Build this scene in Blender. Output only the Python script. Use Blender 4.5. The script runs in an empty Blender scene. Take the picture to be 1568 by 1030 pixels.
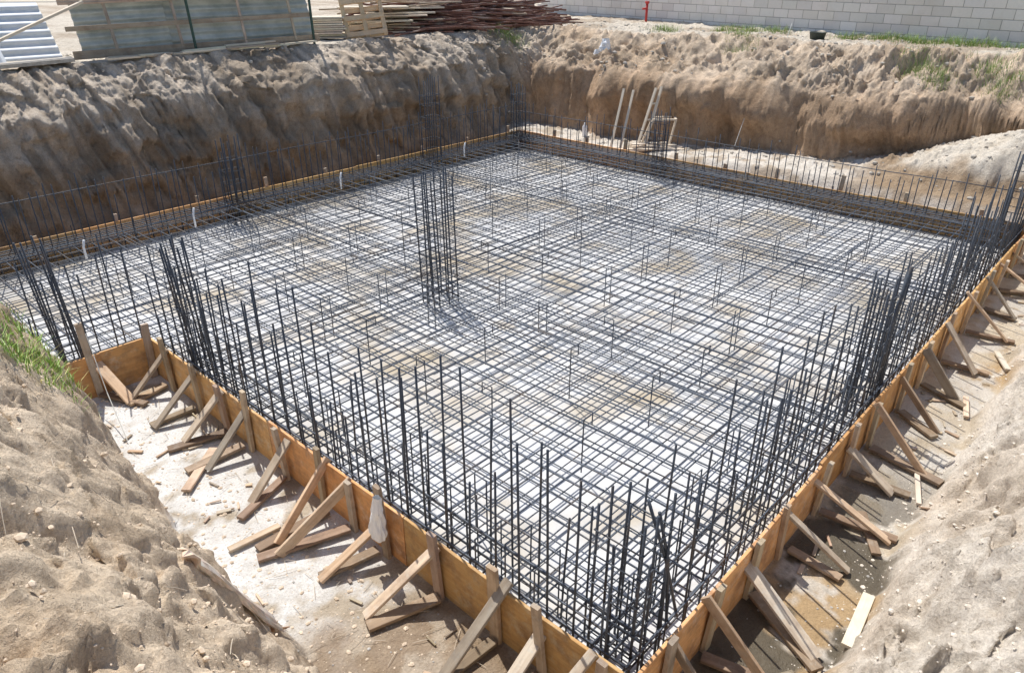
import bpy, math, random, bisect
import numpy as np
from mathutils import Vector, Matrix
random.seed(7); np.random.seed(7)
R=random.uniform
H=3.5
scene=bpy.context.scene
COL=scene.collection

# ---------------------------------------------------------------- noise
def _hash(i,j,k,s):
    with np.errstate(over='ignore'):
        n=(i.astype(np.int64)*374761393+j.astype(np.int64)*668265263+k.astype(np.int64)*1274126177+s*974634777)&0xffffffff
        n=((n^(n>>13))*1274126177)&0xffffffff
        n=(n^(n>>16))&0xffffffff
        n=((n^(n>>15))*2246822519)&0xffffffff
    return (n&0xffffff)/float(0xffffff)
def vn(x,y,z=0.0,s=0):
    x=np.asarray(x,float); y=np.asarray(y,float)+0*x; z=np.asarray(z,float)+0*x; x=x+0*y
    i=np.floor(x);j=np.floor(y);k=np.floor(z)
    f=x-i;g=y-j;h=z-k
    flat=not np.any(h) 
    f=f*f*f*(f*(f*6-15)+10);g=g*g*g*(g*(g*6-15)+10);h=h*h*h*(h*(h*6-15)+10)
    r=0
    for a in (0,1):
        for b in (0,1):
            for c in ((0,) if flat else (0,1)):
                w=(f if a else 1-f)*(g if b else 1-g)*(1 if flat else (h if c else 1-h))
                r=r+w*_hash(i+a,j+b,k+c,s)
    return r
def fbm(x,y,z=0.0,s=0,o=4,gain=.5):
    r=0;a=1;t=0
    for q in range(o):
        r=r+a*vn(np.asarray(x)*2**q+q*17.3,np.asarray(y)*2**q+q*9.1,np.asarray(z)*2**q,s+q); t+=a;a*=gain
    return r/t
def ridg(x,y,z=0.0,s=0,o=4):
    r=0;a=1;t=0
    for q in range(o):
        r=r+a*(1-np.abs(2*vn(np.asarray(x)*2**q+q*7.3,np.asarray(y)*2**q+q*3.1,np.asarray(z)*2**q,s+q)-1)); t+=a;a*=.5
    return r/t
def ss(a,b,x):
    t=np.clip((x-a)/(b-a),0,1); return t*t*(3-2*t)
def clods(x,y,f,prob,s):
    """embedded lumps: rounded angular bumps on a jittered grid"""
    X=x*f;Y=y*f;i0=np.floor(X);j0=np.floor(Y);out=np.zeros_like(X);z0=np.zeros_like(X)
    for di in (-1,0,1):
        for dj in (-1,0,1):
            i=i0+di;j=j0+dj
            a=_hash(i,j,z0,s);b=_hash(i,j,z0,s+1);r=_hash(i,j,z0,s+2);k=_hash(i,j,z0,s+3)
            rad=.18+.42*r*r
            ex=(X-i-a);ey=(Y-j-b); c_=np.cos(k*6.28);s_=np.sin(k*6.28)
            u=ex*c_+ey*s_; v=-ex*s_+ey*c_
            d=np.maximum(np.sqrt((u*1.25)**2+(v*.85)**2),.9*(np.abs(u)+np.abs(v))*.95)
            bmp=np.where(k<prob,np.sqrt(np.clip(rad*rad-d*d,0,None)),0)
            out=np.maximum(out,bmp)
    return out/f

# ---------------------------------------------------------------- materials
def mat(name):
    m=bpy.data.materials.new(name); m.use_nodes=True
    nt=m.node_tree; b=nt.nodes['Principled BSDF']
    return m,nt,b
def N(nt,t,**kw):
    n=nt.nodes.new(t)
    for k,v in kw.items():
        if k.startswith('i_'): n.inputs[k[2:].replace('_',' ')].default_value=v
        else: setattr(n,k,v)
    return n
def ramp(nt,fac,stops):
    r=nt.nodes.new('ShaderNodeValToRGB'); e=r.color_ramp.elements
    while len(e)<len(stops): e.new(.5)
    for q,(p,c) in zip(e,stops):
        q.position=p; q.color=(c[0],c[1],c[2],1) if hasattr(c,'__len__') else (c,c,c,1)
    nt.links.new(fac,r.inputs[0]); return r.outputs[0]
def mix(nt,f,a,b,mode='MIX'):
    m=nt.nodes.new('ShaderNodeMix'); m.data_type='RGBA'; m.blend_type=mode
    for s,v in ((m.inputs[0],f),(m.inputs[6],a),(m.inputs[7],b)):
        if isinstance(v,(int,float)): s.default_value=v
        elif isinstance(v,tuple): s.default_value=(*v[:3],1)
        else: nt.links.new(v,s)
    return m.outputs[2]
def bump(nt,b,hs,strength=.5,dist=.02,prev=None):
    n=nt.nodes.new('ShaderNodeBump'); n.inputs['Strength'].default_value=strength; n.inputs['Distance'].default_value=dist
    nt.links.new(hs,n.inputs['Height'])
    if prev: nt.links.new(prev,n.inputs['Normal'])
    nt.links.new(n.outputs[0],b.inputs['Normal']); return n.outputs[0]
def noise(nt,vec,scale,detail=4,rough=.55):
    n=N(nt,'ShaderNodeTexNoise',i_Scale=scale,i_Detail=detail,i_Roughness=rough)
    nt.links.new(vec,n.inputs['Vector']); return n.outputs[0]
def geo(nt): return nt.nodes.new('ShaderNodeNewGeometry').outputs['Position']
def mulm(nt,a,b):
    m=nt.nodes.new('ShaderNodeMath'); m.operation='MULTIPLY'; nt.links.new(a,m.inputs[0]); nt.links.new(b,m.inputs[1]); return m.outputs[0]

# ground
mg,nt,b=mat('soil_and_sand')
P=geo(nt)
at=N(nt,'ShaderNodeAttribute',attribute_name='col')
bm=N(nt,'ShaderNodeAttribute',attribute_name='rough_mask').outputs['Fac']
n1=noise(nt,P,9,7,.68); n2=noise(nt,P,55,5,.75); n3=noise(nt,P,2.2,5,.6)
c=mix(nt,bm,at.outputs['Color'],mix(nt,1.0,at.outputs['Color'],ramp(nt,n1,[(.3,(.78,.74,.70)),(.5,(1,1,1)),(.72,(1.2,1.19,1.17))]),'MULTIPLY'))
c=mix(nt,1.0,c,ramp(nt,n2,[(.3,(.76,.73,.70)),(.52,(1,1,1)),(.75,(1.22,1.22,1.22))]),'MULTIPLY')
c=mix(nt,.5,c,ramp(nt,n3,[(.35,(.82,.78,.72)),(.6,(1.08,1.08,1.08))]),'MULTIPLY')
nt.links.new(c,b.inputs['Base Color'])
rr=ramp(nt,at.outputs['Alpha'],[(0,.95),(1,.25)]); nt.links.new(rr,b.inputs['Roughness'])
b.inputs['Specular IOR Level'].default_value=.3
p=bump(nt,b,mulm(nt,n1,bm),.8,.08); bump(nt,b,mulm(nt,n2,bm),.85,.020,p)

# slab
ms,nt,b=mat('blinding_concrete'); P=geo(nt)
n1=noise(nt,P,.75,6,.6); n2=noise(nt,P,6,8,.7); n3=noise(nt,P,1.7,5,.6)
c=ramp(nt,n2,[(.3,(.50,.50,.50)),(.5,(.64,.64,.64)),(.7,(.76,.76,.76))])
f=ramp(nt,n1,[(.49,0),(.57,.5),(.66,.9)])
c=mix(nt,f,c,mix(nt,n2,(.36,.29,.19),(.54,.46,.34)))
f2=ramp(nt,n3,[(.58,0),(.68,.65)])
c=mix(nt,f2,c,(.46,.40,.31))
nt.links.new(c,b.inputs['Base Color']); b.inputs['Roughness'].default_value=.9; b.inputs['Specular IOR Level'].default_value=.25
bump(nt,b,n2,.4,.01)

def steel(name,c0,c1,met=.55,ro=.45):
    m,nt,b=mat(name); P=geo(nt)
    n1=noise(nt,P,3,5,.6); n2=noise(nt,P,60,3,.6)
    c=mix(nt,ramp(nt,n1,[(.52,0),(.68,.8)]),c0,c1)
    c=mix(nt,1.0,c,ramp(nt,n2,[(.3,(.7,.7,.7)),(.7,(1.3,1.3,1.3))]),'MULTIPLY')
    nt.links.new(c,b.inputs['Base Color']); b.inputs['Metallic'].default_value=met; b.inputs['Roughness'].default_value=ro
    bump(nt,b,n2,.5,.004); return m
mr=steel('rebar_steel',(.095,.112,.14),(.15,.115,.085),.15,.55)
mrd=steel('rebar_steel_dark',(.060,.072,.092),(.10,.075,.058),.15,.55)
mtube=steel('rusty_tube_steel',(.20,.095,.07),(.34,.29,.26),.2,.6)
mgreen=steel('green_painted_steel',(.03,.08,.06),(.05,.07,.05),.0,.5)
mred=steel('red_painted_steel',(.55,.05,.04),(.4,.06,.04),.0,.5)

def wood(name,ca,cb,stain=(.2,.13,.08),st=.5,pale=.55,pc=(.50,.45,.38)):
    m,nt,b=mat(name)
    uv=nt.nodes.new('ShaderNodeUVMap').outputs[0]
    mp=N(nt,'ShaderNodeMapping'); mp.inputs['Scale'].default_value=(1.6,28,1); nt.links.new(uv,mp.inputs[0])
    g=noise(nt,mp.outputs[0],1.0,8,.65)
    at=N(nt,'ShaderNodeAttribute',attribute_name='tint')
    c=mix(nt,ramp(nt,g,[(.3,0),(.7,1)]),ca,cb)
    n=noise(nt,geo(nt),5,6,.7)
    c=mix(nt,ramp(nt,n,[(.45,0),(.7,st)]),c,stain)
    n4=noise(nt,geo(nt),9,6,.75)
    c=mix(nt,ramp(nt,n4,[(.52,0),(.66,pale)]),c,pc)
    c=mix(nt,1.0,c,at.outputs['Color'],'MULTIPLY')
    nt.links.new(c,b.inputs['Base Color']); b.inputs['Roughness'].default_value=.75
    bump(nt,b,g,.6,.008); return m
mply=wood('orange_plywood',(.62,.31,.105),(.78,.47,.20),(.28,.15,.08),.85,.5,(.68,.55,.40))
mplank=wood('weathered_plank',(.46,.33,.22),(.68,.55,.41),(.24,.16,.11),.65)
mdplank=wood('damp_plank',(.24,.16,.10),(.38,.27,.18),(.12,.08,.055),.6,.35)
mpale=wood('pale_timber',(.60,.50,.37),(.74,.66,.54),(.42,.33,.24),.4)
mpal=wood('pallet_timber',(.62,.44,.25),(.78,.60,.40),(.40,.26,.15),.4)

def plain(name,c0,c1,scale=8,ro=.8,met=0,bs=.4,bd=.01):
    m,nt,b=mat(name); P=geo(nt); n=noise(nt,P,scale,6,.65)
    c=mix(nt,ramp(nt,n,[(.35,0),(.65,1)]),c0,c1); nt.links.new(c,b.inputs['Base Color'])
    b.inputs['Roughness'].default_value=ro; b.inputs['Metallic'].default_value=met
    bump(nt,b,n,bs,bd); return m
m,nt,b=mat('concrete_block'); P=geo(nt)
at=N(nt,'ShaderNodeAttribute',attribute_name='tint')
n=noise(nt,P,20,6,.7); n2=noise(nt,P,1.2,5,.6)
c=mix(nt,n,(.76,.72,.67),(.90,.86,.81)); c=mix(nt,1.0,c,at.outputs['Color'],'MULTIPLY')
c=mix(nt,ramp(nt,n2,[(.5,0),(.75,.5)]),c,(.64,.57,.48)); nt.links.new(c,b.inputs['Base Color']); b.inputs['Roughness'].default_value=.9
bump(nt,b,n,.6,.01); mblock=m
mmortar=plain('mortar',(.36,.34,.32),(.46,.44,.41),12,.95)
mcorr=plain('galvanised_grey_green_sheet',(.36,.385,.34),(.60,.62,.56),2.5,.55,.05,.2)
mcorrb=plain('bluish_white_sheet',(.66,.70,.74),(.80,.83,.85),3,.5,.0,.2)
mplast=plain('white_plastic',(.82,.84,.86),(.9,.9,.9),14,.35,0,.6,.01)
mblack=plain('black_rubber',(.02,.03,.025),(.05,.06,.05),20,.6)
mpale_stone=plain('pale_stone',(.38,.34,.28),(.54,.50,.44),15,.9,0,.7,.01)
m,nt,b=mat('grass_blade'); at=N(nt,'ShaderNodeAttribute',attribute_name='tint')
nt.links.new(at.outputs['Color'],b.inputs['Base Color']); b.inputs['Roughness'].default_value=.55
mgrass=m
mlog=wood('debarked_log',(.66,.56,.46),(.82,.76,.68),(.40,.22,.12),.6,.3,(.8,.76,.7))
mstring=plain('string',(.6,.6,.55),(.7,.7,.65),8)

# ---------------------------------------------------------------- mesh builder
class MB:
    def __init__(s): s.v=[];s.f=[];s.uv=[];s.t=[]
    def face(s,idx,uvs,t): s.f.append(idx); s.uv.extend(uvs); s.t.extend([t]*len(idx))
    def tube(s,pts,r,n=6,tint=(1,1,1),cap=True,r1=None):
        pts=[Vector(p) for p in pts]; base=len(s.v); L=0
        up=None
        for i,p in enumerate(pts):
            d=(pts[min(i+1,len(pts)-1)]-pts[max(i-1,0)])
            if d.length<1e-9: d=Vector((0,0,1))
            d.normalize()
            if up is None:
                up=Vector((0,0,1)) if abs(d.z)<.9 else Vector((1,0,0))
            a=d.cross(up)
            if a.length<.05: a=d.cross(Vector((0.3,1,0.2)))
            a.normalize(); bb=d.cross(a)
            rad=r if r1 is None else r+(r1-r)*i/(len(pts)-1)
            up = bb*-1
            for k in range(n):
                th=2*math.pi*k/n; q=p+a*(math.cos(th)*rad)+bb*(math.sin(th)*rad); s.v.append(q[:])
        for i in range(len(pts)-1):
            l=(pts[i+1]-pts[i]).length
            for k in range(n):
                k2=(k+1)%n; o=base+i*n
                s.face((o+k,o+k2,o+n+k2,o+n+k),[(L,k/n*.1),(L,(k+1)/n*.1),(L+l,(k+1)/n*.1),(L+l,k/n*.1)],tint)
            L+=l
        if cap:
            s.face(tuple(base+k for k in range(n))[::-1],[(0,0)]*n,tint)
            o=base+(len(pts)-1)*n; s.face(tuple(o+k for k in range(n)),[(0,0)]*n,tint)
    def beam(s,p0,p1,w,t,up=(0,0,1),tint=(1,1,1),ch=.003,bend=0):
        p0=Vector(p0);p1=Vector(p1);d=(p1-p0);L=d.length;d.normalize();up=Vector(up)
        a=d.cross(up).normalized();u=a.cross(d).normalized()
        w2=w/2;t2=t/2;c=min(ch,w2*.4,t2*.4)
        sec=[(-w2+c,-t2),(w2-c,-t2),(w2,-t2+c),(w2,t2-c),(w2-c,t2),(-w2+c,t2),(-w2,t2-c),(-w2,-t2+c)]
        base=len(s.v);uo=R(0,50);vo=R(0,50)
        nseg=1 if not bend else 6
        per=[0]
        for i in range(8):
            x0,y0=sec[i];x1,y1=sec[(i+1)%8];per.append(per[-1]+math.hypot(x1-x0,y1-y0))
        for j in range(nseg+1):
            q=j/nseg; o=a*(bend*math.sin(q*math.pi)) if bend else Vector((0,0,0))
            for x,y in sec: s.v.append((p0+d*(L*q)+a*x+u*y+o)[:])
        for j in range(nseg):
            for i in range(8):
                i2=(i+1)%8;o=base+j*8
                s.face((o+i,o+i2,o+8+i2,o+8+i),[(uo+L*j/nseg,vo+per[i]),(uo+L*j/nseg,vo+per[i+1]),(uo+L*(j+1)/nseg,vo+per[i+1]),(uo+L*(j+1)/nseg,vo+per[i])],tint)
        s.face(tuple(base+i for i in range(8))[::-1],[(uo,vo+x*4) for x in range(8)],tint)
        o=base+nseg*8; s.face(tuple(o+i for i in range(8)),[(uo,vo+x*4) for x in range(8)],tint)
    def obj(s,name,material,parent=None,smooth=False):
        me=bpy.data.meshes.new(name); me.from_pydata(s.v,[],s.f)
        uvl=me.uv_layers.new(name='UVMap'); uvl.data.foreach_set('uv',np.array(s.uv,dtype=np.float32).ravel())
        ca=me.color_attributes.new('tint','FLOAT_COLOR','CORNER')
        arr=np.ones((len(s.t),4),dtype=np.float32); arr[:,:3]=np.array(s.t,dtype=np.float32); ca.data.foreach_set('color',arr.ravel())
        me.materials.append(material)
        if smooth: me.polygons.foreach_set('use_smooth',[True]*len(me.polygons))
        me.update(); o=bpy.data.objects.new(name,me); COL.objects.link(o)
        if parent: o.parent=parent
        return o
def empty(name,loc=(0,0,0)):
    e=bpy.data.objects.new(name,None); e.empty_display_size=.3; COL.objects.link(e); return e
def tt(a=.8,b=1.15,warm=.05):
    v=R(a,b); return (v*(1+R(-warm,warm)),v,v*(1+R(-warm,warm)))

# ---------------------------------------------------------------- terrain
GL=2.415
def terr(x,y):
    x=np.asarray(x,float);y=np.asarray(y,float)
    wx=(fbm(x*.6,y*.6,0,11,4)-.5); wy=(fbm(x*.6,y*.6,0,23,4)-.5)
    wob=.35+.7*ss(9,13,np.maximum(x,0))
    X=x+wx*wob+.12*(fbm(x*3,y*3,0,12,4)-.5); Y=y+wy*(.35+.5*ss(-2,-4,y))+.16*(fbm(x*3,y*3,0,13,4)-.5)
    rl=2.1-.95*ss(1.5,4.0,y)
    xhi=12.15+1.1*ss(3.8,1.6,y)
    def e(xlo,ylo,ry,rlx):
        a=np.maximum((xlo-X)/rlx,0); b_=np.maximum((X-xhi)/(1.9-.5*ss(3.8,1.6,y)),0)
        c=np.maximum((ylo-Y)/ry,0); d=np.maximum((Y-11.4)/1.35,0)
        return a,b_,c,d
    A=e(-1.02,-.66,3.0,rl); B=e(-5,5.85,1.3,2.0)
    eA=np.sqrt(sum(q*q for q in A)); eB=np.sqrt(sum(q*q for q in B))
    useA=eA<eB
    ee=np.where(useA,eA,eB)
    a=np.where(useA,A[0],B[0]);b_=np.where(useA,A[1],B[1]);c=np.where(useA,A[2],B[2]);d=np.where(useA,A[3],B[3])
    wsum=a+b_+c+d+1e-6
    t=np.clip(ee,0,1)
    g1=lambda p:1-(1-t)**p
    gb=.66*ss(0,.20,t)+.34*np.clip((t-.10)/.90,0,1)
    z_=np.zeros(1)
    gd=.55*ss(-.05,.42,t)-.55*ss(-.05,.42,z_)+.45*g1(1.3)
    gd=gd/(.55*(1-ss(-.05,.42,z_))+.45)
    h=GL*(g1(2.2)*a+gb*b_+g1(1.9)*c+gd*d)/wsum
    plat=ss(10.62,11.1,x)*(.26+.24*ss(9.5,3.5,y))*ss(-1.0,.3,y)
    mound=(.78+.45*(fbm(x*1.5,y*1.5,0,14,5)-.5))*np.exp(-((x-12.6)/1.15)**4-((y-.7)/1.6)**2)*ss(10.9,11.7,x+.7*(fbm(x*1.5,y*2,0,15,4)-.5))
    h=np.maximum(h,plat+mound)
    bank=ss(.0,.12,ee)
    top=ss(.85,1.15,ee)
    near=ss(.0,.1,(a+c)/wsum)
    far=ss(30,15,np.hypot(x-6,y-6))*.92+.08
    n=(ridg(x*1.1,y*1.1,0,31,5)-.6)*.26+(fbm(x*3.3,y*3.3,0,41,5,.6)-.5)*(.16+.06*near)
    n=n-(ridg(x*3.4+.3*wx,y*3.4,0,36,5)-.6)*.20*near
    n=n+(ridg(x*2.2,y*2.2,0,35,5)-.6)*.42*b_/wsum*ss(.2,.4,t)
    h=h+n*bank*(1-.75*top)*far
    msk=np.clip(bank*(.75+.25*near)+.7*ss(10.9,11.6,x)+.05,0,1.1)*(1-.6*top)*far
    cl=ss(.56,.64,vn(x*7,y*7,0,77))*.03+(fbm(x*22,y*22,0,79,2)-.5)*.035
    dens=ss(.35,.58,fbm(x*.9,y*.9,0,61,3))
    if x.size>100:
        s_=msk>.03
        cc=np.zeros_like(x)
        xx=x[s_]+.05*(vn(x[s_]*9,y[s_]*9,0,3)-.5);yy=y[s_]+.05*(vn(x[s_]*9,y[s_]*9,0,4)-.5)
        cc[s_]=clods(xx,yy,4.0,.25,201)*.55+clods(xx,yy,9.0,.5,211)*.95*dens[s_]+clods(xx,yy,19.0,.6,221)*1.1*(.3+.7*dens[s_])
        cl=cl+cc
    h=h+cl*msk
    h=h-.11*ss(.58,.70,vn(x*3.6,y*4.6,0,66))*ss(.03,.12,c)*(c<.98)
    return h,ee,a,b_,c,d
def axis(lo,hi,fine,step,fstep):
    v=[lo]
    while v[-1]<hi:
        st=step
        for a,b_ in fine:
            if a<=v[-1]<=b_: st=fstep
        v.append(v[-1]+st)
    st=.12
    while v[-1]<450: v.append(v[-1]+st); st*=1.18
    st=.12; pre=[]; q=lo
    while q>-450: q-=st; pre.append(q); st*=1.18
    return np.array(pre[::-1]+v)
xs=axis(-4.2,17.0,[(-2.6,-.8),(.2,4),(12.0,13.2)],.042,.017)
ys=axis(-3.0,14.2,[(11.3,12.9),(-2.0,-.5),(.3,4.8)],.042,.017)
GX,GY=np.meshgrid(xs,ys,indexing='ij'); gx=GX.ravel();gy=GY.ravel()
h,ee,ea,eb,ec,ed=terr(gx,gy)
HG=h.reshape(GX.shape); xl=xs.tolist(); yl=ys.tolist()
def gz(x,y):
    i=min(max(bisect.bisect_right(xl,x)-1,0),len(xl)-2); j=min(max(bisect.bisect_right(yl,y)-1,0),len(yl)-2)
    f=(x-xl[i])/(xl[i+1]-xl[i]); g_=(y-yl[j])/(yl[j+1]-yl[j])
    return float((HG[i,j]*(1-f)+HG[i+1,j]*f)*(1-g_)+(HG[i,j+1]*(1-f)+HG[i+1,j+1]*f)*g_)
onb=ss(0,.12,ee)*(1-ss(1.0,1.2,ee))
wsum=ea+eb+ec+ed+1e-6
px=gx.copy();py=gy.copy()
slant=gx+.25*h
gro=(vn(slant*6.5+1.2*vn(gx*.8,h*.8,0,5),h*.7,0,91)-.5)*.14+(vn(slant*15,h*1.2,0,92)-.5)*.10+(vn(slant*31,h*2.2,0,99)-.5)*.05+(fbm(gx*1.6,h*2.5,0,93)-.5)*.30
gro+=.12*ss(.52,.60,vn(slant*2.4,h*3.0,0,98))+(fbm(gx*7,h*7,0,90,3)-.5)*.14
py+=gro*onb*ed/wsum
gr2=(fbm(gy*1.3,h*1.8,0,95,4)-.5)*.40+(vn(gy*8,h*1.5,0,94)-.5)*.07+(fbm(gy*12,h*9,0,97,3)-.5)*.10
gr2-=.22*ss(.25,.75,vn(gy*.9,h*.5,0,88))*ss(.8,1.2,h)*ss(1.9,1.45,h)
px+=gr2*onb*eb/wsum
px+=(fbm(gy*5,h*5,0,96)-.5)*.16*onb*ea/wsum
py+=(fbm(gx*5,h*5,0,86)-.5)*.12*onb*ec/wsum
n_x,n_y=len(xs),len(ys)
co=np.stack([px,py,h],1).astype(np.float32)
I=(np.arange(n_x-1)[:,None]*n_y+np.arange(n_y-1)[None,:]).ravel()
F=np.stack([I,I+n_y,I+n_y+1,I+1],1).astype(np.int32)
me=bpy.data.meshes.new('ground'); me.vertices.add(len(co)); me.vertices.foreach_set('co',co.ravel())
me.loops.add(F.size); me.loops.foreach_set('vertex_index',F.ravel())
me.polygons.add(len(F)); me.polygons.foreach_set('loop_start',np.arange(0,F.size,4,dtype=np.int32)); me.polygons.foreach_set('loop_total',np.full(len(F),4,dtype=np.int32))
me.update(calc_edges=True)
def C(*a): return np.array(a)[None,:]
def lerp(a,b_,f): return a*(1-f[:,None])+b_*f[:,None]
sandR=C(.82,.745,.645); soilL=C(.80,.66,.50)
bankFRlow=C(.50,.35,.23); bankFRup=C(.66,.54,.415)  # brown soil; shaded lower face and sunlit upper part put into the tones
topc=C(.66,.60,.51)
nA=fbm(gx*.7,gy*.7,0,101,5); nB=fbm(gx*2.2,gy*2.2,0,102,5); nC=fbm(gx*1.1,h*1.5,0,103,4); nD=fbm(gx*5,gy*5,0,104,5)
conc=C(.67,.665,.65); mud=C(.38,.31,.22)
Z=0*h[:,None]
fl=lerp(conc+Z,mud+Z,ss(.48,.57,nB*.4+nA*.25+nD*.35)*.85)
nearc=ss(2.1,1.5,gy+1.2*(nB-.5))*ss(.5,-.1,gx)
fl=lerp(fl,lerp(C(.32,.235,.155)+Z,C(.46,.385,.30)+Z,ss(.48,.62,nD)),np.clip(nearc,0,1)*.92)
rs=ss(.1,-.1,gy)
wetcol=lerp(C(.50,.43,.33)+Z,C(.42,.30,.17)+Z,ss(.44,.54,nA))
wetcol=lerp(wetcol,C(.60,.57,.52)+Z,ss(.50,.58,nD*.5+nB*.5)*.8)
wetcol=lerp(wetcol,C(.12,.10,.07)+Z,ss(.50,.56,nB)*ss(4.2,2.2,gx))
fl=lerp(fl,wetcol,rs*ss(-.5,.0,gx))
farr=ss(10.6,10.9,gx)
fl=lerp(fl,lerp(C(.68,.63,.56)+Z,C(.50,.42,.33)+Z,ss(.5,.6,nB)),farr)
fl=lerp(fl,C(.18,.14,.10)+Z,ss(10.4,10.7,gy)*ss(10.9,10.5,gx))  # shadow at the far-left bank foot painted into the floor strip
bk=(sandR*ec[:,None]+soilL*ea[:,None])/(wsum[:,None])
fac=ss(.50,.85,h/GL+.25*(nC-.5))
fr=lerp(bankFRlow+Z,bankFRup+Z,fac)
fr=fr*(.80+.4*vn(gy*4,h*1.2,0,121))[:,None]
flb=lerp(C(.38,.305,.225)+Z,C(.60,.52,.43)+Z,ss(.35,.9,h/GL+.6*(nC-.5)))  # far-left bank: sunlit top and shaded foot painted into the soil colour
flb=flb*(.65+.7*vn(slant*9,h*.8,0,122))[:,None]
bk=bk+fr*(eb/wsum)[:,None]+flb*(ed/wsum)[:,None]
bk=lerp(bk,bk*C(.82,.75,.67),ss(.5,.62,nA)*.6)
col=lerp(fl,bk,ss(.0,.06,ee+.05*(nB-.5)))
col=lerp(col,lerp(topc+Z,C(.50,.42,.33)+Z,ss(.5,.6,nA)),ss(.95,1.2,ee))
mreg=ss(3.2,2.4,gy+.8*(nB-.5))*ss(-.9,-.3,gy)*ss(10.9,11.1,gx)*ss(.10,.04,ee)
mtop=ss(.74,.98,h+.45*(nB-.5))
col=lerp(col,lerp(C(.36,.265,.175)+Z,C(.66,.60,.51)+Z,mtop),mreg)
wet=(rs*(ee<.02)*ss(.48,.55,nB)*.9)
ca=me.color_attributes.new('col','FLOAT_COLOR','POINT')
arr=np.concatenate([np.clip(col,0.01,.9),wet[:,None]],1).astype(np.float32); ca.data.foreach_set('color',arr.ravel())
rm=.40+.60*np.clip(ss(0,.08,ee)+.6*ss(10.8,11.2,gx)+.4*nearc,0,1)
ra=me.attributes.new('rough_mask','FLOAT','POINT'); ra.data.foreach_set('value',rm.astype(np.float32))
me.polygons.foreach_set('use_smooth',np.ones(len(F),dtype=bool))
me.materials.append(mg); g=bpy.data.objects.new('ground',me); COL.objects.link(g)

# ---------------------------------------------------------------- blinding slab
SX=10.5; SY=10.3; NY=6.1; LX=-4.2
sb=MB()
def quadgrid(x0,y0,x1,y1,z):
    nx=int((x1-x0)/.25)+1; ny=int((y1-y0)/.25)+1; base=len(sb.v)
    for i in range(nx+1):
        for j in range(ny+1):
            x=x0+(x1-x0)*i/nx; y=y0+(y1-y0)*j/ny
            sb.v.append((x,y,z+.006*math.sin(x*2.1+y*1.3)+.006*math.sin(y*2.9-x)))
    for i in range(nx):
        for j in range(ny):
            o=base+i*(ny+1)+j; sb.face((o,o+ny+1,o+ny+2,o+1),[(0,0)]*4,(1,1,1))
quadgrid(0,0,SX,SY,.045); quadgrid(LX,NY,0,SY,.045)
sb.obj('concrete_blinding_slab',ms,smooth=True)

# ---------------------------------------------------------------- formwork
FH=.45
form=empty('timber_formwork')
pan=MB(); stk=MB(); brc=MB(); slp=MB()
def side(p0,p1,out,lens=2.05):
    p0=Vector((*p0,0));p1=Vector((*p1,0));d=(p1-p0);L=d.length;d.normalize();o=Vector((*out,0))
    s=0
    while s<L-.02:
        e=min(L,s+lens+R(-.3,.3))
        if L-e<.4: e=L
        off=R(0,.016); hh=FH+R(-.018,.015)
        a=p0+d*(s+.002)+o*(.0135+off); c_=p0+d*(e-.002)+o*(.0135+R(0,.016))
        pan.beam(a+Vector((0,0,hh/2-.01)),c_+Vector((0,0,hh/2-.01+R(-.008,.008))),.024,hh+.02,tint=tt(.72,1.15,.09),bend=R(-.014,.014))
        s=e
near=[.05,.161,.277,.433,.598,.715,.832,.985,1.158,1.274,1.43,1.60]
right=[.085,.229,.40,.545,.73,.925,1.08,1.31,1.497,1.72,1.98,2.2,2.44,2.66,2.86]
side((0,-.03),(0,NY),(-1,0)); side((LX,NY),(-.03,NY),(0,-1)); side((0,0),(SX,0),(0,-1),2.4)
side((SX,0),(SX,SY),(1,0),2.4); side((LX,SY),(SX,SY),(0,1),2.4); side((LX,NY),(LX,SY),(-1,0))
def stake(x,y,out,brace=True,hmax=.16,reach=None,hfix=None,sd_=None):
    o=Vector((*out,0)); t=Vector((-out[1],out[0],0))
    p=Vector((x,y,0))+o*.062
    hh=(hfix if hfix is not None else FH+R(-.01,hmax)+.02)
    stk.beam(p+Vector((0,0,-.1)),p+t*R(-.05,.05)+o*R(-.0,.05)+Vector((0,0,hh)),R(.055,.085),.034,up=o,tint=tt(.65,1.15,.08))
    if brace:
        rc=reach or R(.38,.60); side_=sd_ or random.choice((-1,1)); sk=R(-.10,.18)*side_
        q=p+t*(.036+.015)*side_
        top=q+Vector((0,0,FH-.03+R(-.13,.07)))
        ft=Vector((x,y,0))+o*(rc+.05)+t*(sk+side_*.05)
        ft.z=max(gz(ft.x,ft.y),0)+.03
        v=random.choice((R(.5,.75),R(.85,1.05),R(1.05,1.3)))
        w_=R(-.1,.1); tn=(v*(1+w_),v,v*(1-w_))
        over=R(.02,.14)
        if R(0,1)<.35: brc.beam(top-(ft-top)*over,ft,.026,R(.06,.10),tint=tn)
        else: brc.beam(top-(ft-top)*over,ft,R(.06,.11),.026,tint=tn)
        a=Vector((x,y,0))+o*.1+t*(side_*.05+R(-.08,.08)); bb=Vector((ft.x,ft.y,0))+o*R(-.02,.16)+t*R(-.12,.12)
        a.z=.045;bb.z=max(gz(bb.x,bb.y),0)+.03
        slp.beam(a,bb,R(.07,.1),.028,tint=tt(.6,1.3,.06))
for b_ in near: stake(0,b_*H,(-1,0),hfix=FH+.24 if abs(b_-.598)<.01 else None,hmax=.2,sd_=random.choice((-1,-1,1)))
for a_ in right: stake(a_*H,0,(0,-1),hmax=.14)
stake(-.08,NY-.0,(0,-1),False); stake(-.62,NY,(0,-1),True,.35,.4,hfix=.86)
for x in (-1.5,-2.3,-3.2): stake(x,NY,(0,-1),False)
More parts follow.
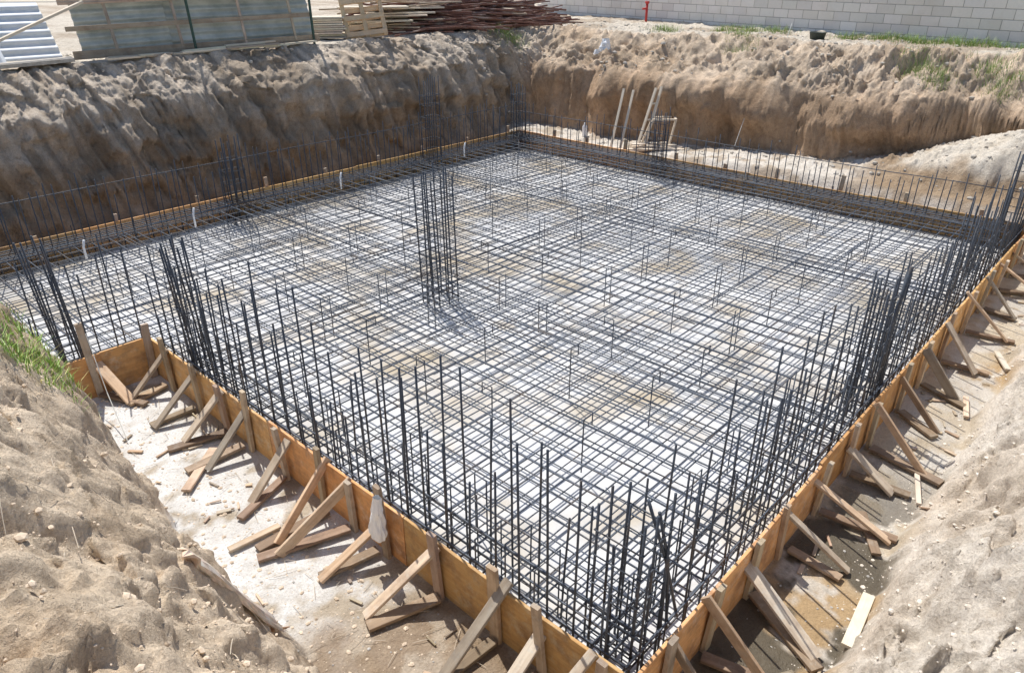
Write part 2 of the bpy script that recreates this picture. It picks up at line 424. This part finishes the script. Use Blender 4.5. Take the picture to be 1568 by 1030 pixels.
for x in np.arange(-3.6,10.2,1.25): stake(x+R(-.1,.1),SY,(0,1),False,.14)
for x in np.arange(-3.6,10.2,.62): brc.beam((x,SY+.06,.35),(x+R(-.1,.1),SY+.55,.05),.09,.026,tint=tt(.7,1.1))
for y in np.arange(.6,10,1.1): stake(SX,y+R(-.2,.2),(1,0),False,.22)
pan.obj('plywood_panels',mply,form); stk.obj('stakes',mplank,form); brc.obj('braces',mplank,form); slp.obj('sole_planks',mdplank,form)

# ---------------------------------------------------------------- rebar
def wavy(p0,p1,n=8,j=.006):
    p0=Vector(p0);p1=Vector(p1); out=[]
    for i in range(n+1):
        q=p0.lerp(p1,i/n)
        if 0<i<n: q=q+Vector((R(-j,j),R(-j,j),R(-j,j)))
        out.append(q)
    return out
def matlayer(mb,z,sp,r,jit=.015):
    y=.09
    while y<SY-.05:
        x0=.05 if y<NY+.05 else LX+.05
        mb.tube(wavy((x0,y+R(-jit,jit),z),(SX-.05,y+R(-jit,jit),z),14,.010),r,5); y+=sp*R(.92,1.08)
    x=.09
    while x<SX-.05:
        mb.tube(wavy((x+R(-jit,jit),.05,z+2*r),(x+R(-jit,jit),SY-.05,z+2*r),14,.010),r,5); x+=sp*R(.92,1.08)
    x=-.1
    while x>LX:
        mb.tube(wavy((x,NY+.05,z+2*r),(x,SY-.05,z+2*r),8,.006),r,5); x-=sp
mt=MB(); matlayer(mt,.10,.235,.0065); mt.obj('rebar_mat',mr,smooth=True)
mt=MB(); matlayer(mt,.36,.225,.0076)
CX,CY=3.26,5.14
for k in range(5): mt.tube(wavy((.05,CY-.30+k*.14,.345),(SX-.05,CY-.30+k*.14+R(-.02,.02),.345),14),.007,5)
for x0 in (CX,7.0):
    for k in range(5): mt.tube(wavy((x0-.30+k*.14,.05,.39),(x0-.30+k*.14,SY-.05,.39),14),.007,5)
for k in range(6): mt.tube(wavy((LX+.1,SY-.06-k*.085,.40),(SX-.05,SY-.06-k*.085,.40),14),.008,5)
for k in range(6): mt.tube(wavy((SX-.06-k*.085,.05,.41),(SX-.06-k*.085,SY-.05,.41),14),.008,5)
for k in range(3): mt.tube(wavy((.06+k*.12,.05,.40),(.06+k*.12,NY,.40),14),.007,5)
for k in range(3): mt.tube(wavy((.05,.06+k*.12,.41),(SX-.05,.06+k*.12,.41),14),.007,5)
for i in range(60):
    x=R(.5,8.5);y=R(.5,9); L=R(1,2)
    if R(0,1)<.5: mt.tube(wavy((x,y,.378),(x+L,y+R(-.03,.03),.378),4,.004),.007,5)
    else: mt.tube(wavy((x,y,.392),(x+R(-.03,.03),min(y+L,SY-.1),.392),4,.004),.007,5)
mt.obj('rebar_mat',mr,smooth=True)
ch=MB()
for i in range(11):
    for j in range(11):
        x=.6+i*.95+R(-.12,.12); y=.6+j*.95+R(-.12,.12)
        if x>SX-.3 or y>SY-.3: continue
        hh=R(.50,.66); c_=.12;s_=0
        if R(0,1)<.3: c_,s_=0,.12
        ch.tube([(x,y,.09),(x,y,hh),(x+c_,y+s_,hh+.005),(x+c_,y+s_,.09 if R(0,1)<.5 else hh-.1)],.0065,5)
ch.obj('rebar_spacer_chairs',mr,smooth=True)

def row(name,p0,p1,inw,hlo,hhi,sp=.2,off=(.07,.32),dia=.008,guide=None,lows=(.14,.3),zb=.06,u=True,material=None,lean=.022):
    mb=MB(); p0=Vector((*p0,0));p1=Vector((*p1,0));d=p1-p0;L=d.length;d.normalize();i_=Vector((*inw,0))
    for oi,o in enumerate(off):
        s=.1+oi*.09
        while s<L:
            q=p0+d*(s+R(-.015,.015))+i_*(o+R(-.01,.01))
            hh=FH+(R(hlo,hhi) if R(0,1)<.75 else R(hlo*.6,hlo)); 
            j=Vector((R(-lean,lean),R(-lean,lean),0))
            mid=q+j*.35
            mb.tube([q+Vector((0,0,zb)),mid+Vector((0,0,hh*.5)),q+j+Vector((0,0,hh))],dia,6)
            s+=sp*R(.9,1.1)
        for z in lows: mb.tube(wavy(p0+i_*(o+.015)+Vector((0,0,z)),p1+i_*(o+.015)+Vector((0,0,z)),12),.0065,5)
    if u:
        s=.15
        while s<L:
            q=p0+d*s; z=FH+R(.10,.30)
            a=q+i_*off[0]; b2=q+i_*off[-1]
            mb.tube([a+Vector((0,0,.05)),a+Vector((0,0,z)),b2+Vector((0,0,z+R(-.01,.01))),b2+Vector((0,0,.05))],.006,5); s+=.25*R(.9,1.1)
    if guide:
        for gg in guide:
            mb.tube(wavy(p0+i_*(off[0]+.015)+Vector((0,0,FH+gg)),p1+i_*(off[0]+.015)+Vector((0,0,FH+gg+R(-.03,.03))),10,.012),.0075,5)
    return mb.obj(name,material or mrd,smooth=True)
row('wall_starter_bars',(0,.1),(0,NY),(1,0),.75,1.25,sp=.22)
row('wall_starter_bars',(.1,0),(SX,0),(0,1),.65,1.12,sp=.24)
row('wall_starter_bars',(LX,NY),(0,NY),(0,1),.8,1.1,sp=.24,u=False)
row('wall_starter_bars',(LX,SY),(SX,SY),(0,-1),.66,.85,sp=.22,off=(.07,.3),guide=(.6,),u=False)
row('wall_starter_bars',(SX,0),(SX,SY),(-1,0),.45,.7,sp=.22,off=(.07,.3),guide=(.48,),u=False)
def cage(x,y,w,d,hh,nx=3,ny=3,lean=(0,0),st=.2,rb=.0095):
    mb=MB(); L=Vector((lean[0],lean[1],0))
    for i in range(nx):
        for j in range(ny):
            if 0<i<nx-1 and 0<j<ny-1: continue
            q=Vector((x-w/2+w*i/(nx-1),y-d/2+d*j/(ny-1),.05)); e=Vector((R(-.02,.02),R(-.02,.02),0))
            hz=FH+hh+R(-.1,.06)
            mb.tube([q,q+(L+e)*.5+Vector((0,0,hz*.5)),q+L+e+Vector((0,0,hz))],rb,6)
    z=.12
    while z<FH+hh-.1:
        f=z/(FH+hh); cx=x+L.x*f;cy=y+L.y*f; ww=w/2+.012;dd=d/2+.012
        mb.tube([(cx-ww,cy-dd,z),(cx+ww,cy-dd,z+R(-.01,.01)),(cx+ww,cy+dd,z),(cx-ww,cy+dd,z+R(-.01,.01)),(cx-ww,cy-dd,z)],.0055,5); z+=st*R(.85,1.15)
    return mb.obj('column_rebar_cage',mrd,smooth=True)
cage(CX,CY,.32,.32,1.28,3,4,(-.02,.02),.15)
cage(.2,5.32,.14,.2,1.15,2,3,(-.10,-.02)); cage(-.70,6.25,.16,.16,1.15,2,3,(-.1,.0))
cage(.32,.26,.30,.30,.82,3,2,(.02,.0)); cage(4.15,.18,.34,.16,1.05,4,2,(0,0),.15)
cage(SX-.35,.22,.5,.2,1.1,4,2,(.04,0),.25)
cage(7.55,SY-.22,.34,.2,1.45,4,2); cage(SX-.3,SY-.22,.26,.2,1.05,4,2); cage(3.2,SY-.2,.3,.2,.95,4,2); cage(-.6,SY-.2,.3,.2,.95,4,2)
cage(SX-.2,6.4,.2,.3,.9,2,4)
mb=MB()
mb.tube([(4.3,.1,.4),(4.22,.1,1.0),(4.2,.06,1.62)],.018,8); mb.obj('leaning_steel_bar',mrd,smooth=True)
mb=MB(); mb.tube([(.62,.07,.35),(.45,.1,.9),(.35,.2,1.35)],.010,8); mb.obj('leaning_steel_bar',mrd,smooth=True)
mb=MB(); mb.tube([(.50,.07,.35),(.47,.1,.9),(.36,.13,1.3)],.010,8); mb.obj('leaning_steel_bar',mrd,smooth=True)
for x,y in ((2.2,9.6),(5.0,9.7),(8.2,9.8),(.5,9.3)):
    mb=MB(); mb.tube([(x,y,.3),(x,y,.5),(x+.02,y-.02,.60)],.016,8); mb.obj('conduit_stub',mplast,smooth=True)

# ---------------------------------------------------------------- block wall
wall=empty('concrete_block_wall'); wb=MB(); mo=MB()
wd=Vector((.139,.990,0)); w0=Vector((16.15+.139*-14,-14,0)); WL=31
cnt=int(WL/.41)
zb=GL-.12
for r_ in range(12):
    for k in range(cnt):
        s=k*.41+(.205 if r_%2 else 0); z=zb+r_*.205+.1
        j=Vector((R(-.003,.003),0,0))
        wb.beam(w0+wd*s+Vector((0,0,z))+j,w0+wd*(s+.396)+Vector((0,0,z))+j,.15,.192,tint=tt(.88,1.03,.02),ch=.005)
wb.obj('blocks',mblock,wall)
mo.beam(w0+wd*.1+Vector((0,0,zb+1.2)),w0+wd*(cnt*.41)+Vector((0,0,zb+1.2)),.134,2.36); mo.obj('mortar_joints',mmortar,wall)

# ---------------------------------------------------------------- corrugated fence + posts
def corr(mb,p0,p1,hh,lean=(0,0),per=.09,amp=.012,ribs_vertical=True,z0=None):
    p0=Vector(p0);p1=Vector(p1);d=p1-p0;L=d.length;d.normalize();nrm=Vector((d.y,-d.x,0)).normalized()
    base=len(mb.v); 
    if ribs_vertical:
        n=int(L/per*8)
        for i in range(n+1):
            s=L*i/n;o=nrm*amp*math.sin(2*math.pi*s/per)
            q=p0+d*s+o; mb.v.append(q[:]); mb.v.append((q+Vector((lean[0],lean[1],hh)))[:])
        for i in range(n): 
            o=base+i*2; mb.face((o,o+2,o+3,o+1),[(0,0)]*4,(1,1,1))
    else:
        n=int(hh/per*8)
        for i in range(n+1):
            f=i/n;o=nrm*amp*math.sin(2*math.pi*hh*f/per)+Vector((lean[0]*f,lean[1]*f,hh*f))
            mb.v.append((p0+o)[:]); mb.v.append((p1+o)[:])
        for i in range(n):
            o=base+i*2; mb.face((o,o+1,o+3,o+2),[(0,0)]*4,(1,1,1))
fence=empty('corrugated_metal_fence')
cm=MB(); gl=GL+.02
a=Vector((2.5,13.45,gl)); b2=Vector((6.9,12.98,gl)); 
for i in range(3):
    for lv in range(2):
        p=a.lerp(b2,i/3-.01*(i>0)); q=a.lerp(b2,(i+1)/3+.02)
        corr(cm,p+Vector((0,.03*i+lv*.12,.05+lv*.82)),q+Vector((0,.03*i+lv*.12,.05+lv*.82+R(-.05,.05))),.9,(0,.20),.13,.022,False)
o=cm.obj('sheets',mcorr,fence,smooth=True)
rl=MB()
for z,off,w_ in ((.08,-.10,.14),(.50,-.02,.08),(.92,.05,.09),(1.45,.2,.08)):
    rl.beam(a+Vector((-.2,off,z)),b2+Vector((R(-.5,.1),off-.01,z+R(-.06,.06))),.03,w_,tint=tt(.7,1.1))
for f in (.12,.38,.66,.9): 
    p=a.lerp(b2,f); rl.beam(p+Vector((0,-.12,.1)),p+Vector((R(-.05,.05),.24,1.7)),.05,.03,up=(0,1,0),tint=tt(.7,1.1))
rl.obj('timber_rails',mplank,fence)
ps=MB()
for x,y,lx in ((1.05,13.0,-.08),(4.35,13.0,-.06),(6.85,12.85,0)):
    z=gz(x,y); ps.beam((x,y,z-.2),(x+lx,y+.05,z+1.9),.04,.04,up=(0,1,0))
ps.obj('steel_posts',mgreen,fence)
for k,(x,y,L) in enumerate(((.5,13.35,1.5),(1.5,13.9,1.5),(-.9,13.7,1.6),(.3,14.6,2.2))):
    cm=MB(); z=gz(x,y)+.03; corr(cm,(x-L/2,y,z),(x+L/2,y-.15,z),.7+.18*k,(.0,.65),.13,.02,k%2==0); cm.obj('corrugated_sheet',mcorrb,smooth=True)
cm=MB(); z=gz(1.3,12.95)
cm.beam((.2,12.9,z+.1),(2.6,13.2,z+.95),.08,.04,tint=(1.1,1.1,1.1)); cm.obj('leaning_plank',mpale)
cm=MB(); cm.beam((-.6,13.0,gz(-.6,13)+.05),(2.1,12.85,gz(2.1,12.85)+.06),.3,.06,tint=(1.15,1.15,1.15)); cm.obj('concrete_kerb_piece',mpale_stone)
cm=MB(); cm.tube([(1.0,13.0,GL+1.0),(2.7,13.0,GL+.95),(4.3,13.0,GL+1.0)],.004,4); cm.tube([(4.3,13,GL+1.0),(6.8,12.87,GL+1.0)],.004,4); cm.obj('fence_wire',mrd)
cm=MB()
for k in range(16):
    x0=R(2.6,6.0); y0=13.02-.06*(x0-2.5)+R(-.12,.0); L=R(.5,1.6); z=gz(x0,y0)
    cm.beam((x0,y0,z+.03+R(0,.05)),(x0+L,y0-.05+R(-.1,.06),z+.04+R(0,.04)),R(.05,.12),.03,tint=tt(.6,1.3,.08))
cm.obj('scrap_timber_pile',mpale)
cm=MB()
for k in range(10):
    z=GL+.06+.045*k; cm.beam((7.15+R(-.05,.05),13.9+R(-.04,.04),z),(8.0+R(-.1,.05),13.35+R(-.04,.04),z),.45,.035,tint=tt(.8,1.25,.08))
cm.obj('stacked_boards',mpale)

# pallet
pl=MB(); ox,oy=8.35,13.0; oz=gz(ox,oy)
U=Vector((.86,-.5,.10)).normalized(); V=Vector((.02,.26,.97)).normalized(); W=U.cross(V)
def PP(u,v,w): return Vector((ox,oy,oz+.02))+U*u+V*v+W*w
for k in range(7): pl.beam(PP(-.45,.05+k*.18,.0),PP(.45,.05+k*.18,.0),.02,.10,up=V,tint=tt(.95,1.2))
for u in (-.42,0,.42): pl.beam(PP(u,0,.06),PP(u,1.16,.06),.09,.08,up=W,tint=tt(.9,1.1))
for k in range(4): pl.beam(PP(-.45,.08+k*.34,.12),PP(.45,.08+k*.34,.12),.02,.10,up=V,tint=tt(.9,1.1))
pl.obj('timber_pallet',mpal)

# tube pile
pile=MB()
for i in range(440):
    u_=R(-1,1); w_=R(-1,1); lay=R(0,1)**.8
    cx=12.0+u_*2.2; cy=14.0+w_*1.15-.25*u_; ang=math.radians(-30+random.gauss(0,16)); L=R(1.2,3.2)
    z=GL+.03+(1-abs(w_))*(1-abs(u_)**2.5)*lay*1.5
    d=Vector((math.cos(ang),math.sin(ang),R(-.13,.13)))
    p0=Vector((cx,cy,z))-d*L/2;p1=Vector((cx,cy,z))+d*L/2; p0.z=max(p0.z,GL+.03);p1.z=max(p1.z,GL+.03)
    pile.tube([p0,p0.lerp(p1,.5)+Vector((0,0,R(-.12,.12))),p1],R(.012,.028),7)
pile.obj('steel_tube_pile',mtube,smooth=True)
pl=MB()
for i in range(40):
    cx=10.6+R(-1.2,2.6); cy=13.7+R(-.5,1.2); ang=math.radians(-30+random.gauss(0,20)); L=R(1.0,2.6); z=GL+.05+R(0,.75)
    d=Vector((math.cos(ang),math.sin(ang),R(-.08,.08))); p=Vector((cx,cy,z)); pl.beam(p-d*L/2,p+d*L/2,R(.06,.16),.03,tint=tt(.6,1.2))
pl.obj('scrap_timber_pile',mplank)
pl=MB()
for i in range(12):
    cx=9.5+R(-.4,.7); cy=14.0+R(-.4,.5); p=Vector((cx,cy,GL+.06+.05*i)); d=Vector((math.cos(-.5+R(-.2,.2)),math.sin(-.5+R(-.2,.2)),0))
    pl.beam(p-d*.8,p+d*.8,.5,.035,tint=tt(.95,1.25))
pl.obj('stacked_board_sheets',mpale)

# trestle
tr=MB(); bx,by=11.15,7.35; bz=gz(bx,by)
S=Vector((.677,-.736,0)); D=Vector((.736,.677,0))
def T(s,d,z): return Vector((bx,by,bz))+S*s+D*d+Vector((0,0,z))
for s0,d0,s1,d1,z1 in ((-.12,-.1,.28,.3,1.25),(.04,-.1,.40,.3,1.28),): tr.beam(T(s0,d0,0),T(s1,d1,z1),.055,.035,tint=(1.15,1.15,1.15))
for f in (.25,.5,.75): tr.beam(T(-.12+.4*f,-.1+.4*f,1.25*f),T(.04+.36*f,-.1+.4*f,1.27*f),.035,.03,tint=(1.1,1.1,1.1))
for p,q in (((.05,0,.05),(.62,.1,.05)),((.22,0,.65),(.74,.15,.62)),((.05,0,.05),(.22,0,.65)),((.62,.1,.05),(.74,.15,.62)),((.1,.5,.05),(.3,.5,.6)),((.22,0,.65),(.3,.5,.6)),((.3,.5,.6),(.8,.6,.6)),((.8,.6,.6),(.74,.15,.62))):
    tr.beam(T(*p),T(*q),.045,.035,tint=(1.15,1.15,1.15))
tr.obj('timber_trestle',mpale)
for s0 in (-.66,-.45):
    tr=MB(); tr.beam(T(s0,0,0),T(s0+.30,.6,1.15+R(-.1,.1)),.05,.03,tint=(1.1,1.1,1.1)); tr.obj('leaning_lath',mpale)
tr=MB()
for k in range(5): tr.beam(T(-.35+R(-.2,.3),R(-.3,.1),.04+.03*k),T(.6+R(-.2,.3),R(-.3,.2),.04+.03*k),.08,.025,tint=tt(.9,1.2))
tr.obj('offcut_boards',mpale)
def lathe(name,prof,loc,m,n=16):
    mb=MB()
    for r,z in prof:
        for k in range(n): mb.v.append((loc[0]+r*math.cos(2*math.pi*k/n),loc[1]+r*math.sin(2*math.pi*k/n),loc[2]+z))
    for i in range(len(prof)-1):
        for k in range(n):
            k2=(k+1)%n;o=i*n; mb.face((o+k,o+k2,o+n+k2,o+n+k),[(0,0)]*4,(1,1,1))
    return mb.obj(name,m,smooth=True)
lathe('plastic_bottle',[(.0,0),(.055,0),(.06,.03),(.058,.1),(.06,.2),(.055,.24),(.02,.29),(.02,.32),(0,.32)],(11.7,9.3,gz(11.7,9.3)),mplast)
lathe('black_bucket',[(0,0),(.15,0),(.18,.16),(.19,.17),(.17,.17),(.14,.03),(0,.03)],(15.4,5.6,gz(15.4,5.6)),mblack)
rp=MB(); q=(16.9,11.2); z=gz(*q); rp.tube([(q[0],q[1],z-.1),(q[0],q[1],z+.50)],.035,10); rp.tube([(q[0],q[1],z+.49),(q[0],q[1],z+.55)],.06,10); rp.tube([(q[0]-.02,q[1],z+.36),(q[0]-.18,q[1]+.02,z+.36)],.028,8); rp.obj('red_standpipe',mred,smooth=True)

def bag(name,loc,sx,sy,sz,m,seed=3):
    mb=MB(); nu,nv=30,20
    for j in range(nv+1):
        v=j/nv
        for i in range(nu):
            th=2*math.pi*i/nu
            k=.5+1.0*float(fbm(np.array([math.cos(th)*2.8+5]),np.array([math.sin(th)*2.8+5]),v*4,seed,3)[0])
            rad=min(1,.45+.8*v)*(1 if v<.85 else (1-v)/.15*.8+.2)*k
            mb.v.append((loc[0]+math.cos(th)*rad*sx,loc[1]+math.sin(th)*rad*sy+.03*v,loc[2]+(1-v)*sz))
    for j in range(nv):
        for i in range(nu):
            i2=(i+1)%nu;o=j*nu; mb.face((o+i,o+nu+i,o+nu+i2,o+i2),[(0,0)]*4,(1,1,1))
    return mb.obj(name,m)
bag('plastic_bag',(-.16,2.02,.24),.05,.075,.42,mplast)
bag('plastic_bag',(13.2,9.9,gz(13.2,9.9)-.05),.16,.16,.38,mplast,5)
bag('plastic_bag',(13.0,10.0,gz(13.0,10.0)-.06),.10,.10,.2,mplast,8)

# weathered log
lg=MB(); P0=Vector((-1.50,1.78,0));P1=Vector((-1.10,1.80,0))
n=18
for i in range(n+1):
    f=i/n; c_=P0.lerp(P1,f)
    gsm=sum(gz(c_.x+dx,c_.y+dy) for dx in (-.10,-.05,0,.05,.10) for dy in (-.08,0,.08))/15
    c_=c_+Vector((0,.015*math.sin(f*8),gsm+.08))
    r=.07*(1-.35*f)*(1+.18*math.sin(f*9))
    for k in range(14):
        th=2*math.pi*k/14; rr_=r*(1+.22*math.sin(3*th+f*3)+R(-.08,.08)); e=R(-.04,.04) if i in(0,n) else 0
        lg.v.append((c_.x+e,c_.y+math.cos(th)*rr_,c_.z+math.sin(th)*rr_))
    if i==n: PE=c_.copy()
for i in range(n):
    for k in range(14):
        k2=(k+1)%14;o=i*14; lg.face((o+k,o+k2,o+14+k2,o+14+k),[(i*.05,k*.03),(i*.05,k*.03+.03),(i*.05+.05,k*.03+.03),(i*.05+.05,k*.03)],tt(.85,1.15))
lg.face(tuple(range(14)),[(0,0)]*14,(1,.9,.8)); lg.face(tuple(n*14+k for k in range(14))[::-1],[(0,0)]*14,(.8,.6,.5))
for _ in range(3): lg.tube([PE+Vector((-.06,0,0)),PE+Vector((R(.04,.10),R(-.08,.08),R(-.16,-.08)))],.014,6,r1=.004,tint=(.6,.42,.3))
lg.obj('weathered_log',mlog)

for (x0,y0,x1,y1,w,m) in ((1.35,-.76,1.95,-.70,.08,mpale),(3.2,-.66,3.7,-.5,.04,mpale),(.75,-.75,.95,-.55,.05,mpale),(-.35,.5,-.6,1.1,.1,mplank),(-.3,4.3,-.75,3.9,.08,mplank),(-.85,3.0,-.45,2.95,.06,mplank),(6.1,-.7,6.6,-.5,.06,mpale),(2.4,-.6,2.8,-.35,.07,mdplank),(4.9,-.6,5.3,-.5,.05,mplank)):
    mb=MB(); mb.beam((x0,y0,gz(x0,y0)+.03),(x1,y1,gz(x1,y1)+.035),w,.022,tint=tt(.85,1.2)); mb.obj('loose_plank',m)
mb=MB()
for i in range(70):
    if R(0,1)<.5: x=R(-.95,-.15); y=R(.2,5.6)
    else: x=R(.3,9); y=R(-.7,-.12)
    a=R(0,6.28); L=R(.03,.14); x1=x+math.cos(a)*L; y1=y+math.sin(a)*L
    if x1>-.06 and y1>-.06: continue
    mb.beam((x,y,gz(x,y)+.012),(x1,y1,gz(x1,y1)+.016),R(.010,.035),R(.006,.015),tint=tt(.5,1.2,.1))
mb.obj('timber_offcuts',mplank)
mb=MB(); mb.tube([(14.6,5.9,GL+.35),(13.9,5.7,GL-.1),(12.5,5.6,1.5),(11.8,5.5,.6)],.006,4); mb.obj('string_line',mstring)
mb=MB(); mb.tube([(-.62,5.95,.75),(-.7,5.5,.3),(-.78,5.0,.03)],.004,4); mb.obj('string_line',mstring)

# stones and clods
ico=[(0,0,1),(.894,0,.447),(.276,.851,.447),(-.724,.526,.447),(-.724,-.526,.447),(.276,-.851,.447),(.724,.526,-.447),(-.276,.851,-.447),(-.894,0,-.447),(-.276,-.851,-.447),(.724,-.526,-.447),(0,0,-1)]
fc=[(0,1,2),(0,2,3),(0,3,4),(0,4,5),(0,5,1),(1,6,2),(2,7,3),(3,8,4),(4,9,5),(5,10,1),(6,7,2),(7,8,3),(8,9,4),(9,10,5),(10,6,1),(11,7,6),(11,8,7),(11,9,8),(11,10,9),(11,6,10)]
def scatter(name,m,n,reg,smin,smax,pw=6):
    mb=MB()
    for _ in range(n):
        x=R(reg[0],reg[1]);y=R(reg[2],reg[3])
        if -.15<x<SX+.1 and -.15<y<SY+.1: continue
        if x<0 and y>NY-.1 and y<SY+.1: continue
        z=gz(x,y)
        s=smin+(smax-smin)*R(0,1)**pw; base=len(mb.v); sx,sy,sz=s*R(.7,1.3),s*R(.7,1.3),s*R(.5,.9)
        for v in ico:
            k=R(.8,1.2); mb.v.append((x+v[0]*sx*k,y+v[1]*sy*k,z+v[2]*sz*k))
        t=tt(.8,1.1)
        for f in fc: mb.face(tuple(base+q for q in f),[(0,0)]*3,t)
    mb.obj(name,m)
scatter('scattered_soil_clods',plain('soil_clod',(.58,.47,.35),(.74,.61,.47),18,.95,0,.6,.01),7000,(-3.2,-.3,-1.5,6.5),.004,.022)
scatter('scattered_sand_clods',plain('sand_clod',(.62,.55,.46),(.78,.71,.61),18,.95,0,.6,.01),7000,(0,9,-3.2,-.5),.004,.022)
scatter('scattered_gravel',plain('grey_gravel',(.30,.28,.25),(.55,.53,.50),18,.95,0,.6,.01),4500,(-1.1,10,-.8,6),.004,.013,2)
scatter('scattered_rubble',mpale_stone,2400,(10.7,16,-1,13),.010,.06)
scatter('scattered_rubble',mpale_stone,500,(0,13,12.4,14.5),.010,.05)

mb=MB()
for i in range(300):
    x=R(-2.2,-.2);y=R(.2,5.8); z=gz(x,y); a=R(0,6.28);L=R(.04,.2)
    x1=x+math.cos(a)*L;y1=y+math.sin(a)*L; mb.tube([(x,y,z+.012),((x+x1)/2,(y+y1)/2,(z+gz(x1,y1))/2+.02),(x1,y1,gz(x1,y1)+.012)],.0018,4,cap=False)
mb.obj('straw_and_twigs',mpale)

def grass(name,pts,n,hgt,spread,br=1.0):
    mb=MB()
    for (x,y) in pts:
        for i in range(n):
            gx_=x+random.gauss(0,spread);gy_=y+random.gauss(0,spread); z=gz(gx_,gy_)
            a=R(0,6.28);L=hgt*R(.4,1.1);lean=R(.3,1.0); w=.003+.003*R(0,1)
            dx,dy=math.cos(a),math.sin(a); px_,py_=-dy*w,dx*w; base=len(mb.v)
            for f in (0,.5,1):
                q=(gx_+dx*lean*L*f*f,gy_+dy*lean*L*f*f,z+L*f*(1-.35*lean*f)); ww=(1-f*.9)
                mb.v.append((q[0]-px_*ww,q[1]-py_*ww,q[2])); mb.v.append((q[0]+px_*ww,q[1]+py_*ww,q[2]))
            v=R(.7,1.3)*br; t=(.17*v,.27*v,.05*v) if R(0,1)<.85 else (.38*v,.35*v,.15*v)
            for k in (0,2): mb.face((base+k,base+k+1,base+k+3,base+k+2),[(0,0)]*4,t)
    mb.obj(name,mgrass)
grass('grass_tuft',[(-1.68,3.50),(-1.60,3.70),(-1.50,3.6),(-1.45,3.85),(-1.38,4.05),(-1.30,4.2)],150,.13,.07,1.6)
for pts in ([(15.7,5.0),(15.9,4.4),(15.8,3.8),(15.9,3.0),(15.8,2.2),(15.8,1.5),(15.6,2.6),(15.5,3.4)],[(14.0,6.9),(13.8,6.7)],[(13.9,3.0),(13.7,2.6),(13.8,1.4),(14.2,1.8)],[(12.6,12.5),(12.2,12.4)],[(14.7,9.2),(15.6,8.0),(15.7,7.4),(15.9,6.8)]):
    grass('grass_tuft',pts,220,.23,.18,1.15)

# ---------------------------------------------------------------- camera, light
cam=bpy.data.cameras.new('camera'); co_=bpy.data.objects.new('camera',cam); COL.objects.link(co_)
cam.lens=25.55; cam.sensor_width=36; cam.clip_start=.05; cam.clip_end=2000
co_.location=(-.699*H,-.389*H,1.13*H)
p=math.radians(27.2); fw=Vector((.736*math.cos(p),.677*math.cos(p),-math.sin(p)))
co_.rotation_euler=fw.to_track_quat('-Z','Y').to_euler()
scene.camera=co_
sd=Vector((.38,1.0,0)).normalized(); el=math.radians(61)
sv=Vector((sd.x*math.cos(el),sd.y*math.cos(el),math.sin(el)))
sun=bpy.data.lights.new('sun','SUN'); sun.energy=5.0; sun.angle=math.radians(.5); sun.color=(1,.96,.895)
so=bpy.data.objects.new('sun',sun); COL.objects.link(so); so.rotation_euler=(-sv).to_track_quat('-Z','Y').to_euler()
w=bpy.data.worlds.new('World'); scene.world=w; w.use_nodes=True; nt=w.node_tree
sk=nt.nodes.new('ShaderNodeTexSky'); sk.sky_type='NISHITA'; sk.sun_disc=False; sk.sun_elevation=el; sk.sun_rotation=math.atan2(sd.x,sd.y)
nt.links.new(sk.outputs[0],nt.nodes['Background'].inputs[0]); nt.nodes['Background'].inputs[1].default_value=.13
scene.view_settings.view_transform='Standard'; scene.view_settings.look='None'; scene.view_settings.exposure=0
